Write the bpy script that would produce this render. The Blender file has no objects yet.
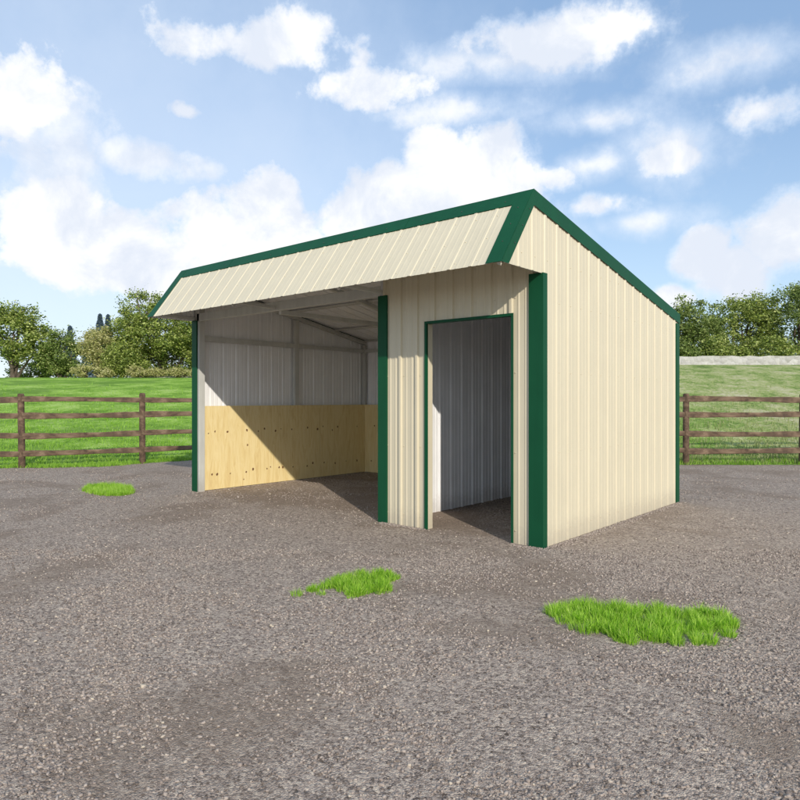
import bpy, math, random
import numpy as np
from mathutils import Vector, Matrix

S = bpy.context.scene
COL = S.collection

# ------------------------------------------------------------------ camera
CX, CY, CZ = 2.964, -5.4006, 1.35          # eye 1.35 m above the gravel
YAW = 0.7133
cam_d = bpy.data.cameras.new('camera')
cam = bpy.data.objects.new('camera', cam_d)
COL.objects.link(cam)
cam.location = (CX, CY, CZ)
cam.rotation_euler = (math.pi / 2, 0, YAW)
cam_d.sensor_width = 36
cam_d.lens = 36 * 666.56 / 800
cam_d.shift_y = -0.0009
cam_d.clip_start = 0.05
cam_d.clip_end = 3000
S.camera = cam

# ------------------------------------------------------------------ sun and sky
SUN_DIR = Vector((-1.6, 1.0, -0.97)).normalized()       # direction the light travels
SUN_STRENGTH = 3.7
SKY_STRENGTH = 0.14
CLOUD_STRENGTH = 1.0
EXPOSURE = 0.0

sun_d = bpy.data.lights.new('sun', 'SUN')
sun_d.energy = SUN_STRENGTH
sun_d.angle = math.radians(0.6)
sun_d.color = (1.0, 0.93, 0.82)
sun = bpy.data.objects.new('sun', sun_d)
COL.objects.link(sun)
sun.rotation_euler = SUN_DIR.to_track_quat('-Z', 'Y').to_euler()
sun.location = (20, -14, 14)

S.view_settings.view_transform = 'Standard'
S.view_settings.look = 'None'
S.view_settings.gamma = 1
S.view_settings.exposure = EXPOSURE
S.view_settings.use_curve_mapping = False


class NT:
    """tiny helper for node trees"""
    def __init__(s, tree):
        s.t = tree
        s.n = tree.nodes
        s.l = tree.links

    def new(s, typ, **kw):
        nd = s.n.new(typ)
        for k, v in kw.items():
            setattr(nd, k, v)
        return nd

    def put(s, sock, v):
        if v is None:
            return
        if isinstance(v, bpy.types.NodeSocket):
            s.l.new(v, sock)
        else:
            sock.default_value = v

    def math(s, op, a, b=None, c=None, clamp=False):
        m = s.new('ShaderNodeMath', operation=op, use_clamp=clamp)
        s.put(m.inputs[0], a); s.put(m.inputs[1], b); s.put(m.inputs[2], c)
        return m.outputs[0]

    def ss(s, v, a, b):
        m = s.new('ShaderNodeMapRange', interpolation_type='SMOOTHSTEP')
        s.put(m.inputs[0], v); s.put(m.inputs[1], a); s.put(m.inputs[2], b)
        m.inputs[3].default_value = 0; m.inputs[4].default_value = 1
        return m.outputs[0]

    def noise(s, vec, scale, detail=4, rough=0.55, dist=0.0, dim='3D'):
        m = s.new('ShaderNodeTexNoise', noise_dimensions=dim)
        s.put(m.inputs['Vector'], vec)
        m.inputs['Scale'].default_value = scale
        m.inputs['Detail'].default_value = detail
        m.inputs['Roughness'].default_value = rough
        m.inputs['Distortion'].default_value = dist
        return m.outputs['Fac']

    def mix(s, f, a, b):
        m = s.new('ShaderNodeMix', data_type='RGBA')
        s.put(m.inputs[0], f)
        s.put(m.inputs[6], a if isinstance(a, bpy.types.NodeSocket) else (*a, 1))
        s.put(m.inputs[7], b if isinstance(b, bpy.types.NodeSocket) else (*b, 1))
        return m.outputs[2]

    def ramp(s, f, stops, interp='LINEAR'):
        m = s.new('ShaderNodeValToRGB')
        cr = m.color_ramp
        cr.interpolation = interp
        while len(cr.elements) < len(stops):
            cr.elements.new(0.5)
        for e, (p, c) in zip(cr.elements, stops):
            e.position = p; e.color = (*c, 1)
        s.put(m.inputs[0], f)
        return m.outputs[0]


def build_world():
    w = bpy.data.worlds.new('World')
    S.world = w
    w.use_nodes = True
    N = NT(w.node_tree)
    N.n.clear()
    out = N.new('ShaderNodeOutputWorld')
    sky = N.new('ShaderNodeTexSky', sky_type='NISHITA')
    sky.sun_disc = False
    el = math.asin(-SUN_DIR.z)
    sky.sun_elevation = el
    sky.sun_rotation = math.atan2(-SUN_DIR.x, -SUN_DIR.y)
    sky.air_density = 1.0
    sky.dust_density = 0.3
    sky.ozone_density = 1.0
    bg = N.new('ShaderNodeBackground')
    N.put(bg.inputs[0], sky.outputs[0]); bg.inputs[1].default_value = SKY_STRENGTH
    tc = N.new('ShaderNodeTexCoord')
    sep = N.new('ShaderNodeSeparateXYZ')
    N.l.new(tc.outputs['Generated'], sep.inputs[0])
    x, y, z = sep.outputs
    # compass bearing (radians clockwise from +Y) and elevation
    az = N.math('ARCTAN2', x, y)
    elv = N.math('ARCSINE', z)
    # irregular outlines: noise on the direction
    vec = tc.outputs['Generated']
    n1 = N.noise(vec, 5.0, 9, 0.58)
    n2 = N.noise(vec, 17.0, 8, 0.62)
    n3 = N.noise(vec, 2.3, 5, 0.5)
    nn = N.math('ADD', N.math('MULTIPLY', N.math('SUBTRACT', n1, 0.5), 1.5),
                N.math('MULTIPLY', N.math('SUBTRACT', n2, 0.5), 0.95))

    def blob(a, e, ra, re, w=1.0):
        da = N.math('DIVIDE', N.math('SUBTRACT', az, a), ra)
        de = N.math('DIVIDE', N.math('SUBTRACT', elv, e), re)
        d = N.math('SQRT', N.math('ADD', N.math('MULTIPLY', da, da), N.math('MULTIPLY', de, de)))
        return N.math('MULTIPLY', N.math('SUBTRACT', 1.0, d), w)

    def field(lst):
        f = None
        for b in lst:
            v = blob(*b)
            f = v if f is None else N.math('MAXIMUM', f, v)
        return f
    # cumulus: bearing, elevation, half width, half height, weight
    CU = [(-0.923, 0.264, 0.075, 0.078, 1.0), (-0.998, 0.246, 0.072, 0.067, 1.0), (-0.949, 0.2, 0.184, 0.098, 1.0), (-0.778, 0.259, 0.075, 0.078, 1.0), (-0.721, 0.284, 0.051, 0.07, 1.0), (-0.653, 0.311, 0.072, 0.087, 1.0), (-0.579, 0.329, 0.077, 0.081, 1.0), (-0.535, 0.306, 0.067, 0.073, 1.0), (-0.609, 0.261, 0.163, 0.084, 1.0), (-0.499, 0.314, 0.086, 0.031, 0.8), (-1.111, 0.204, 0.102, 0.078, 1.0), (-1.185, 0.229, 0.083, 0.098, 1.0), (-1.059, 0.18, 0.12, 0.07, 1.0), (-0.818, 0.191, 0.267, 0.07, 1.0), (-0.411, 0.271, 0.071, 0.028, 0.62), (-0.331, 0.324, 0.067, 0.036, 0.75), (-0.285, 0.193, 0.042, 0.045, 1.0), (-0.248, 0.165, 0.06, 0.05, 1.0), (-0.326, 0.14, 0.036, 0.02, 1.0), (-0.195, 0.205, 0.057, 0.056, 0.9), (-1.019, 0.39, 0.049, 0.022, 0.8), (-0.788, 0.431, 0.119, 0.031, 0.62), (-0.935, 0.478, 0.171, 0.045, 0.7), (-1.231, 0.372, 0.102, 0.084, 0.8), (-0.478, 0.483, 0.156, 0.036, 0.6), (-0.218, 0.365, 0.081, 0.036, 0.7)]
    VE = [(-1.072, 0.324, 0.171, 0.05, 1.3), (-1.185, 0.322, 0.143, 0.167, 1.1), (-1.005, 0.184, 0.358, 0.098, 1.2), (-0.436, 0.326, 0.097, 0.036, 1.1), (-0.368, 0.245, 0.106, 0.028, 0.9), (-0.638, 0.406, 0.194, 0.036, 0.8), (-0.422, 0.382, 0.151, 0.028, 0.7), (-0.328, 0.334, 0.116, 0.07, 0.9), (-0.242, 0.426, 0.131, 0.05, 0.8), (-0.564, 0.466, 0.205, 0.042, 0.7), (-0.478, 0.235, 0.085, 0.033, 0.8)]
    cu = field(CU)
    dens = N.ss(N.math('ADD', N.math('MULTIPLY', cu, 0.95), N.math('MULTIPLY', nn, 1.15)), -0.06, 0.42)
    ve = field(VE)
    vd = N.math('MULTIPLY', N.ss(N.math('ADD', ve, N.math('MULTIPLY', nn, 1.15)), -0.05, 0.95), 0.88)
    # scattered clouds outside the view, thickened to brighten the shaded walls and interior
    gen = N.math('MULTIPLY', N.ss(N.math('ADD', n3, N.math('MULTIPLY', nn, 0.35)), 0.44, 0.66), 0.92)
    front = N.ss(N.math('ABSOLUTE', N.math('ADD', az, YAW)), 0.75, 1.1)
    gen = N.math('MULTIPLY', gen, front)
    m = N.math('MAXIMUM', N.math('MAXIMUM', dens, vd), gen)
    # thin wide veil over the west, pale air near the horizon, blue light scattered everywhere
    wide = N.math('MULTIPLY', N.ss(N.math('ADD', blob(-1.10, 0.27, 0.66, 0.46), N.math('MULTIPLY', nn, 0.35)), -0.10, 0.75), 0.45)
    m = N.math('MAXIMUM', m, wide)
    hz = N.math('MULTIPLY', N.ss(elv, 0.40, -0.02), 0.50)
    m2 = N.math('SUBTRACT', 1.0, N.math('MULTIPLY', N.math('MULTIPLY', N.math('SUBTRACT', 1.0, m), N.math('SUBTRACT', 1.0, hz)), 0.60))
    # cloud body: bright tops, lavender grey bellies
    sh = N.noise(vec, 7.5, 7, 0.6, 0.3)
    shade = N.ss(N.math('ADD', sh, N.math('MULTIPLY', dens, -0.06)), 0.34, 0.58)
    ccol = N.mix(shade, (0.80, 0.86, 0.97), (1.10, 1.10, 1.10))
    ccol = N.mix(N.ss(m, 0.35, 0.8), (0.86, 0.95, 1.08), ccol)
    air = N.mix(N.ss(elv, 0.45, 0.0), (0.46, 0.72, 1.12), (0.66, 0.84, 1.04))
    hcol = N.mix(N.math('POWER', m, 0.6), air, ccol)
    bc = N.new('ShaderNodeBackground')
    N.put(bc.inputs[0], hcol); bc.inputs[1].default_value = CLOUD_STRENGTH
    mx = N.new('ShaderNodeMixShader')
    N.put(mx.inputs[0], m2)
    N.l.new(bg.outputs[0], mx.inputs[1]); N.l.new(bc.outputs[0], mx.inputs[2])
    N.l.new(mx.outputs[0], out.inputs[0])


build_world()

# ------------------------------------------------------------------ materials
def mat(name):
    m = bpy.data.materials.new(name)
    m.use_nodes = True
    N = NT(m.node_tree)
    N.n.clear()
    out = N.new('ShaderNodeOutputMaterial')
    b = N.new('ShaderNodeBsdfPrincipled')
    N.l.new(b.outputs[0], out.inputs[0])
    return m, N, b, out


def bump(N, b, h, strength, dist):
    bp = N.new('ShaderNodeBump')
    bp.inputs['Strength'].default_value = strength
    bp.inputs['Distance'].default_value = dist
    N.put(bp.inputs['Height'], h)
    N.l.new(bp.outputs[0], b.inputs['Normal'])


def paint(name, col, rough=0.4, dirt=0.06, metal=0.0, spec=0.5, splash=None):
    """factory-painted steel: faint oil-canning, dust, and gravel splash near the ground"""
    m, N, b, out = mat(name)
    tc = N.new('ShaderNodeTexCoord').outputs['Object']
    n = N.noise(tc, 2.2, 5, 0.6)
    mp = N.new('ShaderNodeMapping'); mp.inputs['Scale'].default_value = (9, 9, 0.7)
    N.l.new(tc, mp.inputs[0])
    n2 = N.noise(mp.outputs[0], 1.5, 6, 0.65)
    dk = tuple(c * (1 - dirt * 2.2) for c in col)
    lt = tuple(min(1, c * (1 + dirt * 0.7)) for c in col)
    c = N.mix(N.ss(N.math('ADD', N.math('MULTIPLY', n, .5), N.math('MULTIPLY', n2, .5)), .32, .68), dk, lt)
    if splash:
        sep = N.new('ShaderNodeSeparateXYZ'); N.l.new(tc, sep.inputs[0])
        sp = N.noise(tc, 26, 6, 0.7)
        k = N.math('MULTIPLY', N.ss(N.math('ADD', sep.outputs[2], N.math('MULTIPLY', sp, -0.34)), 0.09, -0.16), 0.32)
        c = N.mix(k, c, splash)
    N.put(b.inputs['Base Color'], c)
    N.put(b.inputs['Roughness'], N.math('ADD', rough - .06, N.math('MULTIPLY', n2, 0.14)))
    b.inputs['Metallic'].default_value = metal
    b.inputs['Specular IOR Level'].default_value = spec
    bump(N, b, N.noise(tc, 1.6, 2, 0.4), 0.25, 0.006)
    return m


DUST = (0.30, 0.25, 0.20)
M_CREAM = paint('cream_steel', (0.63, 0.565, 0.412), 0.45, 0.022, splash=DUST)
M_WHITE = paint('pale_backing_steel', (0.86, 0.86, 0.86), 0.5, 0.04, splash=DUST)
M_GREEN = paint('green_trim', (0.006, 0.074, 0.031), 0.5, 0.07, spec=0.16)
M_GALV = paint('galvanised_tube', (0.58, 0.58, 0.54), 0.5, 0.07, metal=0.1, splash=DUST)


def m_ply():
    m, N, b, out = mat('plywood')
    tc = N.new('ShaderNodeTexCoord').outputs['Object']
    mp = N.new('ShaderNodeMapping'); mp.inputs['Scale'].default_value = (6, 6, 0.9)
    N.l.new(tc, mp.inputs[0])
    g = N.noise(mp.outputs[0], 2.4, 7, 0.62, 1.4)
    fine = N.new('ShaderNodeMapping'); fine.inputs['Scale'].default_value = (60, 60, 2.0)
    N.l.new(tc, fine.inputs[0])
    f = N.noise(fine.outputs[0], 2.0, 5, 0.6)
    c = N.ramp(g, [(0.28, (0.66, 0.48, 0.215)), (0.45, (0.76, 0.60, 0.285)), (0.60, (0.81, 0.665, 0.35)), (0.8, (0.73, 0.56, 0.27))])
    c = N.mix(N.math('MULTIPLY', N.ss(f, .45, .8), .25), c, (0.48, 0.30, 0.11))
    N.put(b.inputs['Base Color'], c)
    b.inputs['Roughness'].default_value = 0.7
    bump(N, b, f, 0.2, 0.002)
    return m


def m_flat(name, col, rough=0.7, var=0.25, scale=20):
    m, N, b, out = mat(name)
    tc = N.new('ShaderNodeTexCoord').outputs['Object']
    n = N.noise(tc, scale, 4, .6)
    N.put(b.inputs['Base Color'], N.mix(n, tuple(c * (1 - var) for c in col), tuple(c * (1 + var) for c in col)))
    b.inputs['Roughness'].default_value = rough
    return m


M_PLY = m_ply()
M_KNOT = m_flat('ply_knot', (0.17, 0.085, 0.035), 0.7, .5, 60)
M_EDGE = m_flat('dark_fastener', (0.05, 0.06, 0.05), 0.4)


def m_fence():
    m, N, b, out = mat('weathered_timber')
    tc = N.new('ShaderNodeTexCoord').outputs['Object']
    mp = N.new('ShaderNodeMapping'); mp.inputs['Scale'].default_value = (1, 1, 1)
    N.l.new(tc, mp.inputs[0])
    g = N.noise(tc, 9, 6, .65, 0.6)
    big = N.noise(tc, 1.1, 3, .5)
    c = N.ramp(g, [(0.32, (0.035, 0.021, 0.013)), (0.5, (0.105, 0.064, 0.037)), (0.68, (0.22, 0.15, 0.095))])
    c = N.mix(N.math('MULTIPLY', N.ss(big, .4, .7), .30), c, (0.17, 0.125, 0.09))
    N.put(b.inputs['Base Color'], c)
    b.inputs['Roughness'].default_value = 0.85
    bump(N, b, g, 0.6, 0.01)
    return m


M_FENCE = m_fence()


def m_ground():
    m, N, b, out = mat('gravel_ground')
    geo = N.new('ShaderNodeNewGeometry').outputs['Position']
    v = N.new('ShaderNodeTexVoronoi', feature='F1'); v.inputs['Scale'].default_value = 62
    N.l.new(geo, v.inputs['Vector'])
    v2 = N.new('ShaderNodeTexVoronoi', feature='F1'); v2.inputs['Scale'].default_value = 150
    N.l.new(geo, v2.inputs['Vector'])
    sepc = N.new('ShaderNodeSeparateColor'); N.l.new(v.outputs['Color'], sepc.inputs[0])
    sepd = N.new('ShaderNodeSeparateColor'); N.l.new(v2.outputs['Color'], sepd.inputs[0])
    cell = N.math('ADD', N.math('MULTIPLY', sepc.outputs[0], .55), N.math('MULTIPLY', sepd.outputs[0], .45))
    big = N.noise(geo, 0.55, 6, .62, 0.5)
    mid = N.noise(geo, 5.5, 5, .6)
    fine = N.noise(geo, 40, 6, .7)
    t = N.math('ADD', N.math('MULTIPLY', cell, .55), N.math('MULTIPLY', fine, .45))
    c = N.ramp(t, [(0.26, (0.09, 0.068, 0.052)), (0.40, (0.25, 0.200, 0.165)), (0.54, (0.37, 0.300, 0.250)), (0.72, (0.60, 0.50, 0.39))])
    c = N.mix(N.math('MULTIPLY', N.ss(big, .47, .60), .62), c, (0.22, 0.165, 0.122))
    c = N.mix(N.math('MULTIPLY', N.ss(mid, .50, .78), .35), c, (0.52, 0.44, 0.36))
    N.put(b.inputs['Base Color'], c)
    b.inputs['Roughness'].default_value = 0.92
    b.inputs['Specular IOR Level'].default_value = 0.2
    h = N.math('ADD', N.math('MULTIPLY', v.outputs['Distance'], -9.0), N.math('ADD', N.math('MULTIPLY', v2.outputs['Distance'], -8.0), N.math('MULTIPLY', fine, 2.0)))
    h = N.math('ADD', h, N.math('MULTIPLY', mid, 2.0))
    bump(N, b, h, 0.40, 0.009)
    return m


def m_stone():
    m, N, b, out = mat('gravel_chip')
    geo = N.new('ShaderNodeNewGeometry')
    r = geo.outputs['Random Per Island']
    c = N.ramp(r, [(0.0, (0.09, 0.07, 0.055)), (0.25, (0.22, 0.175, 0.148)), (0.6, (0.33, 0.272, 0.23)), (0.94, (0.42, 0.355, 0.30)), (1.0, (0.54, 0.46, 0.35))])
    n = N.noise(geo.outputs['Position'], 90, 4, .6)
    c = N.mix(N.math('MULTIPLY', n, .35), c, (0.32, 0.26, 0.22))
    N.put(b.inputs['Base Color'], c)
    b.inputs['Roughness'].default_value = 0.88
    return m


def m_leaf(name, stops, transl=0.35, rough=0.5, patch=1.3, pw=.38):
    m, N, b, out = mat(name)
    geo = N.new('ShaderNodeNewGeometry')
    pos = geo.outputs['Position']
    r = N.math('ADD', N.math('MULTIPLY', geo.outputs['Random Per Island'], 1 - pw), N.math('MULTIPLY', N.noise(pos, patch, 3, .5), pw))
    c = N.ramp(r, stops)
    N.put(b.inputs['Base Color'], c)
    b.inputs['Roughness'].default_value = rough
    b.inputs['Specular IOR Level'].default_value = 0.35
    tr = N.new('ShaderNodeBsdfTranslucent')
    N.put(tr.inputs[0], c)
    mx = N.new('ShaderNodeMixShader'); mx.inputs[0].default_value = transl
    N.l.new(b.outputs[0], mx.inputs[1]); N.l.new(tr.outputs[0], mx.inputs[2])
    N.l.new(mx.outputs[0], out.inputs[0])
    return m


def m_field():
    m, N, b, out = mat('field_turf')
    pos = N.new('ShaderNodeNewGeometry').outputs['Position']
    sep = N.new('ShaderNodeSeparateXYZ'); N.l.new(pos, sep.inputs[0])
    # the pasture is greener in the west, dry and tussocky in the north east
    ew = N.math('ADD', N.math('MULTIPLY', sep.outputs[0], math.cos(YAW)), N.math('MULTIPLY', sep.outputs[1], math.sin(YAW)))
    big = N.noise(pos, 0.22, 6, .65)
    mid = N.noise(pos, 0.8, 7, .72)
    fine = N.noise(pos, 9, 6, .7)
    t = N.math('ADD', N.math('MULTIPLY', mid, .60), N.math('MULTIPLY', fine, .40))
    t = N.math('ADD', N.math('MULTIPLY', N.math('SUBTRACT', t, 0.5), 2.1), 0.5)
    g = N.ramp(t, [(0.30, (0.12, 0.24, 0.025)), (0.46, (0.22, 0.40, 0.045)), (0.58, (0.33, 0.52, 0.09)), (0.75, (0.46, 0.60, 0.18))])
    g = N.mix(N.math('MULTIPLY', N.ss(big, .47, .58), .75), g, (0.13, 0.25, 0.035))
    d = N.ramp(t, [(0.30, (0.13, 0.20, 0.05)), (0.44, (0.25, 0.34, 0.09)), (0.55, (0.40, 0.43, 0.18)), (0.72, (0.56, 0.53, 0.33))])
    k = N.ss(N.math('ADD', ew, N.math('MULTIPLY', mid, 3.0)), 5.5, 10.5)
    N.put(b.inputs['Base Color'], N.mix(k, g, d))
    b.inputs['Roughness'].default_value = 0.9
    b.inputs['Specular IOR Level'].default_value = 0.15
    bump(N, b, t, 0.9, 0.12)
    return m


def m_rock(name, a, bb):
    m, N, b, out = mat(name)
    tc = N.new('ShaderNodeTexCoord').outputs['Object']
    v = N.new('ShaderNodeTexVoronoi', feature='F1'); v.inputs['Scale'].default_value = 4.5
    N.l.new(tc, v.inputs['Vector'])
    sepc = N.new('ShaderNodeSeparateColor'); N.l.new(v.outputs['Color'], sepc.inputs[0])
    n = N.noise(tc, 12, 6, .65)
    N.put(b.inputs['Base Color'], N.mix(N.math('ADD', N.math('MULTIPLY', sepc.outputs[0], .5), N.math('MULTIPLY', n, .5)), a, bb))
    b.inputs['Roughness'].default_value = .9
    bump(N, b, N.math('ADD', N.math('MULTIPLY', v.outputs['Distance'], -1.5), n), .8, .05)
    return m


def m_bark():
    m, N, b, out = mat('bark')
    tc = N.new('ShaderNodeTexCoord').outputs['Object']
    n = N.noise(tc, 8, 6, .65)
    N.put(b.inputs['Base Color'], N.mix(n, (0.05, 0.036, 0.026), (0.17, 0.13, 0.10)))
    b.inputs['Roughness'].default_value = .9
    bump(N, b, n, .6, .03)
    return m


M_GROUND = m_ground(); M_STONE = m_stone(); M_FIELD = m_field(); M_BARK = m_bark()
M_WALLSTONE = m_rock('pale_rubble_stone', (0.33, 0.32, 0.30), (0.60, 0.58, 0.55))
M_TUFT = m_leaf('fresh_grass', [(0.15, (0.11, 0.29, 0.012)), (0.42, (0.28, 0.55, 0.03)), (0.65, (0.46, 0.70, 0.08)), (0.9, (0.66, 0.80, 0.24))], 0.42)
M_PASTURE = m_leaf('pasture_grass', [(0.15, (0.14, 0.30, 0.02)), (0.5, (0.26, 0.47, 0.045)), (0.85, (0.42, 0.58, 0.12))], 0.35, patch=.55, pw=.7)
M_DRYGRASS = m_leaf('dry_grass', [(0.15, (0.20, 0.26, 0.07)), (0.5, (0.33, 0.38, 0.14)), (0.85, (0.52, 0.50, 0.28))], 0.35)
M_LEAF = m_leaf('olive_leaf', [(0.12, (0.045, 0.08, 0.014)), (0.38, (0.15, 0.215, 0.035)), (0.60, (0.34, 0.41, 0.08)), (0.86, (0.66, 0.70, 0.27))], 0.34)
M_LEAF2 = m_leaf('mid_green_leaf', [(0.12, (0.05, 0.085, 0.018)), (0.42, (0.15, 0.22, 0.045)), (0.65, (0.30, 0.38, 0.10)), (0.9, (0.55, 0.60, 0.25))], 0.32)
M_LEAF3 = m_leaf('pale_yellow_leaf', [(0.12, (0.20, 0.22, 0.06)), (0.45, (0.42, 0.42, 0.14)), (0.7, (0.58, 0.54, 0.25)), (0.92, (0.74, 0.68, 0.42))], 0.3)
M_LEAF4 = m_leaf('hazed_needles', [(0.1, (0.09, 0.14, 0.18)), (0.5, (0.16, 0.24, 0.29)), (0.9, (0.27, 0.36, 0.42))], 0.15)  # distance haze put into the needle colour, lighter and bluer

# ------------------------------------------------------------------ object helpers
def thing(name, label, cat, loc=(0, 0, 0), group=None):
    o = bpy.data.objects.new(name, None)
    o.empty_display_size = 0.2
    COL.objects.link(o)
    o.location = loc
    o['label'] = label; o['category'] = cat
    if group:
        o['group'] = group
    return o


def tag(o, label=None, cat=None, group=None, kind=None):
    if label: o['label'] = label
    if cat: o['category'] = cat
    if group: o['group'] = group
    if kind: o['kind'] = kind
    return o


def origin_of(p):
    v = Vector((0, 0, 0))
    while p is not None:
        v += p.location
        p = p.parent
    return v


class MB:
    """collects faces (world coordinates); build() links ONE mesh object"""
    def __init__(s):
        s.v = []; s.f = []; s.m = []

    def face(s, pts, mi=0):
        i = len(s.v)
        s.v.extend([tuple(p) for p in pts])
        s.f.append(tuple(range(i, i + len(pts)))); s.m.append(mi)

    def solid(s, A, B, mi=0):
        """closed solid between two matching polygons"""
        n = len(A); i = len(s.v)
        s.v.extend([tuple(p) for p in A] + [tuple(p) for p in B])
        s.f.append(tuple(range(i, i + n))[::-1]); s.m.append(mi)
        s.f.append(tuple(range(i + n, i + 2 * n))); s.m.append(mi)
        for k in range(n):
            k2 = (k + 1) % n
            s.f.append((i + k, i + k2, i + n + k2, i + n + k)); s.m.append(mi)

    def box(s, x0, x1, y0, y1, z0, z1, mi=0, bev=0.0):
        if bev <= 0:
            s.solid([(x0, y0, z0), (x1, y0, z0), (x1, y1, z0), (x0, y1, z0)],
                    [(x0, y0, z1), (x1, y0, z1), (x1, y1, z1), (x0, y1, z1)], mi)
            return
        s.bar((x0 + x1) / 2 * 1.0, 0, 0, 0, 0, 0)

    def bar(s, A, B, w, h, up=(0, 0, 1), bev=0.004, mi=0):
        """square tube with softened edges from A to B"""
        A = Vector(A); B = Vector(B)
        d = (B - A).normalized(); u = Vector(up)
        r = d.cross(u)
        if r.length < 1e-4:
            u = Vector((0, 1, 0)); r = d.cross(u)
        r.normalize(); u = r.cross(d).normalized()
        a, b, c = w / 2, h / 2, bev
        P = [(-a + c, -b), (a - c, -b), (a, -b + c), (a, b - c), (a - c, b), (-a + c, b), (-a, b - c), (-a, -b + c)]
        s.solid([A + r * p + u * q for p, q in P], [B + r * p + u * q for p, q in P], mi)

    def plate(s, pts, off, mi=0):
        off = Vector(off)
        s.solid([Vector(p) for p in pts], [Vector(p) + off for p in pts], mi)

    def screw(s, c, n, r=0.0065, h=0.005, mi=0):
        c = Vector(c); n = Vector(n).normalized()
        t = n.orthogonal().normalized(); b = n.cross(t)
        A = [c + (t * math.cos(k * math.pi / 3) + b * math.sin(k * math.pi / 3)) * r for k in range(6)]
        B = [p + n * h - (p - c) * .25 for p in A]
        s.solid(A, B, mi)

    def build(s, name, mats, parent=None, smooth=False):
        me = bpy.data.meshes.new(name)
        o0 = origin_of(parent)
        me.from_pydata([(p[0] - o0.x, p[1] - o0.y, p[2] - o0.z) for p in s.v], [], s.f)
        if not isinstance(mats, (list, tuple)):
            mats = [mats]
        for m in mats:
            me.materials.append(m)
        me.polygons.foreach_set('material_index', s.m)
        if smooth:
            me.polygons.foreach_set('use_smooth', [True] * len(s.f))
        me.update()
        import bmesh
        bm = bmesh.new(); bm.from_mesh(me)
        bmesh.ops.recalc_face_normals(bm, faces=bm.faces)
        bm.to_mesh(me); bm.free()
        o = bpy.data.objects.new(name, me)
        COL.objects.link(o)
        if parent is not None:
            o.parent = parent
        return o


def np_mesh(name, V, F, material, parent=None, loc=None, smooth=False):
    """V (n,3), F (m,k) all faces with k corners"""
    me = bpy.data.meshes.new(name)
    V = np.asarray(V, dtype=np.float32); F = np.asarray(F, dtype=np.int32)
    k = F.shape[1]
    me.vertices.add(len(V)); me.vertices.foreach_set('co', V.ravel())
    me.loops.add(F.size); me.loops.foreach_set('vertex_index', F.ravel())
    me.polygons.add(len(F))
    me.polygons.foreach_set('loop_start', np.arange(len(F), dtype=np.int32) * k)
    if smooth:
        me.polygons.foreach_set('use_smooth', np.ones(len(F), dtype=bool))
    me.materials.append(material)
    me.update(calc_edges=True)
    o = bpy.data.objects.new(name, me)
    COL.objects.link(o)
    if parent is not None: o.parent = parent
    if loc is not None: o.location = loc
    return o


# view-independent frame used to lay out the far surroundings: R to the east-north-east, F to the north-north-west
Rv = np.array([math.cos(YAW), math.sin(YAW)]); Fv = np.array([-math.sin(YAW), math.cos(YAW)])


def W(a, d):
    return np.array([CX, CY]) + Rv * a + Fv * d


# ------------------------------------------------------------------ ground and field
def build_ground():
    n = 96
    V = [(0, 0, 0)]; F = []
    rad = [2, 5, 10, 20, 60, 200, 1500]
    for r in rad:
        for k in range(n):
            a = 2 * math.pi * k / n
            V.append((r * math.cos(a), r * math.sin(a), 0 if r < 60 else -0.2))
    mb = MB()
    for k in range(n):
        k2 = (k + 1) % n
        mb.face([V[0], V[1 + k], V[1 + k2]])
        for j in range(len(rad) - 1):
            a, b = 1 + j * n, 1 + (j + 1) * n
            mb.face([V[a + k], V[b + k], V[b + k2], V[a + k2]])
    o = mb.build('ground', M_GROUND)
    tag(o, kind='structure')


build_ground()


def smooth(x):
    x = np.clip(x, 0, 1)
    return x * x * (3 - 2 * x)


def fence_depth(p):
    """distance of the fence line for a bearing p"""
    p = np.asarray(p, dtype=float)
    return np.interp(p, [-900, 100, 230, 330, 686, 1700], [10.5, 13.35, 15.4, 15.6, 13.8, 13.4])


def field_h(p, d):
    s = smooth((p - 180) / 480.0)
    dc = 46 * (1 - s) + 29 * s
    f = fence_depth(p)
    k = np.clip((d - f) / (dc - f), 0, 1)
    und = 0.05 * np.sin(p * 0.02 + d * .7) * np.clip(d - f, 0, 3) / 3
    return 0.004 + 2.85 * (0.75 * k + 0.25 * smooth(k)) + und * (1 - k)


def build_field():
    ps = np.linspace(-900, 1700, 131)
    ts = np.concatenate([np.linspace(0, 1, 40) ** 1.3, 1 + np.linspace(0.05, 1, 14) ** 2 * 6])
    V = []; F = []
    for i, p in enumerate(ps):
        f = float(fence_depth(p))
        for j, t in enumerate(ts):
            edge = 0.05 * math.sin(p * .11) + 0.04 * math.sin(p * .31 + 1)
            d = f - 0.02 + edge * (1 if j == 0 else 0) + t * (50 - f)
            a = (p - 400) / 666.56 * d
            w = W(a, d)
            z = float(field_h(p, d))
            V.append((w[0], w[1], z if j else 0.004))
    n = len(ts)
    for i in range(len(ps) - 1):
        for j in range(n - 1):
            a = i * n + j
            F.append((a, a + n, a + n + 1, a + 1))
    o = np_mesh('field', V, F, M_FIELD, smooth=True)
    tag(o, kind='structure')


build_field()

# ------------------------------------------------------------------ shed
L, D = 5.74, 3.64
TIPY, TIPZ = -0.7025, 2.4875
PKY, PKZ = -0.174, 3.21
RZ = 2.473
shed = thing('horse_shed', 'cream ribbed steel loafing shed with green trim, open bay and doorway, standing on gravel', 'shed', (-L / 2, D / 2, 0))

roof_sl = (RZ - PKZ) / (D - PKY)
roof_z = lambda y: PKZ + roof_sl * (y - PKY)
steep_sl = (PKZ - TIPZ) / (PKY - TIPY)
steep_z = lambda y: TIPZ + steep_sl * (y - TIPY)


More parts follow.
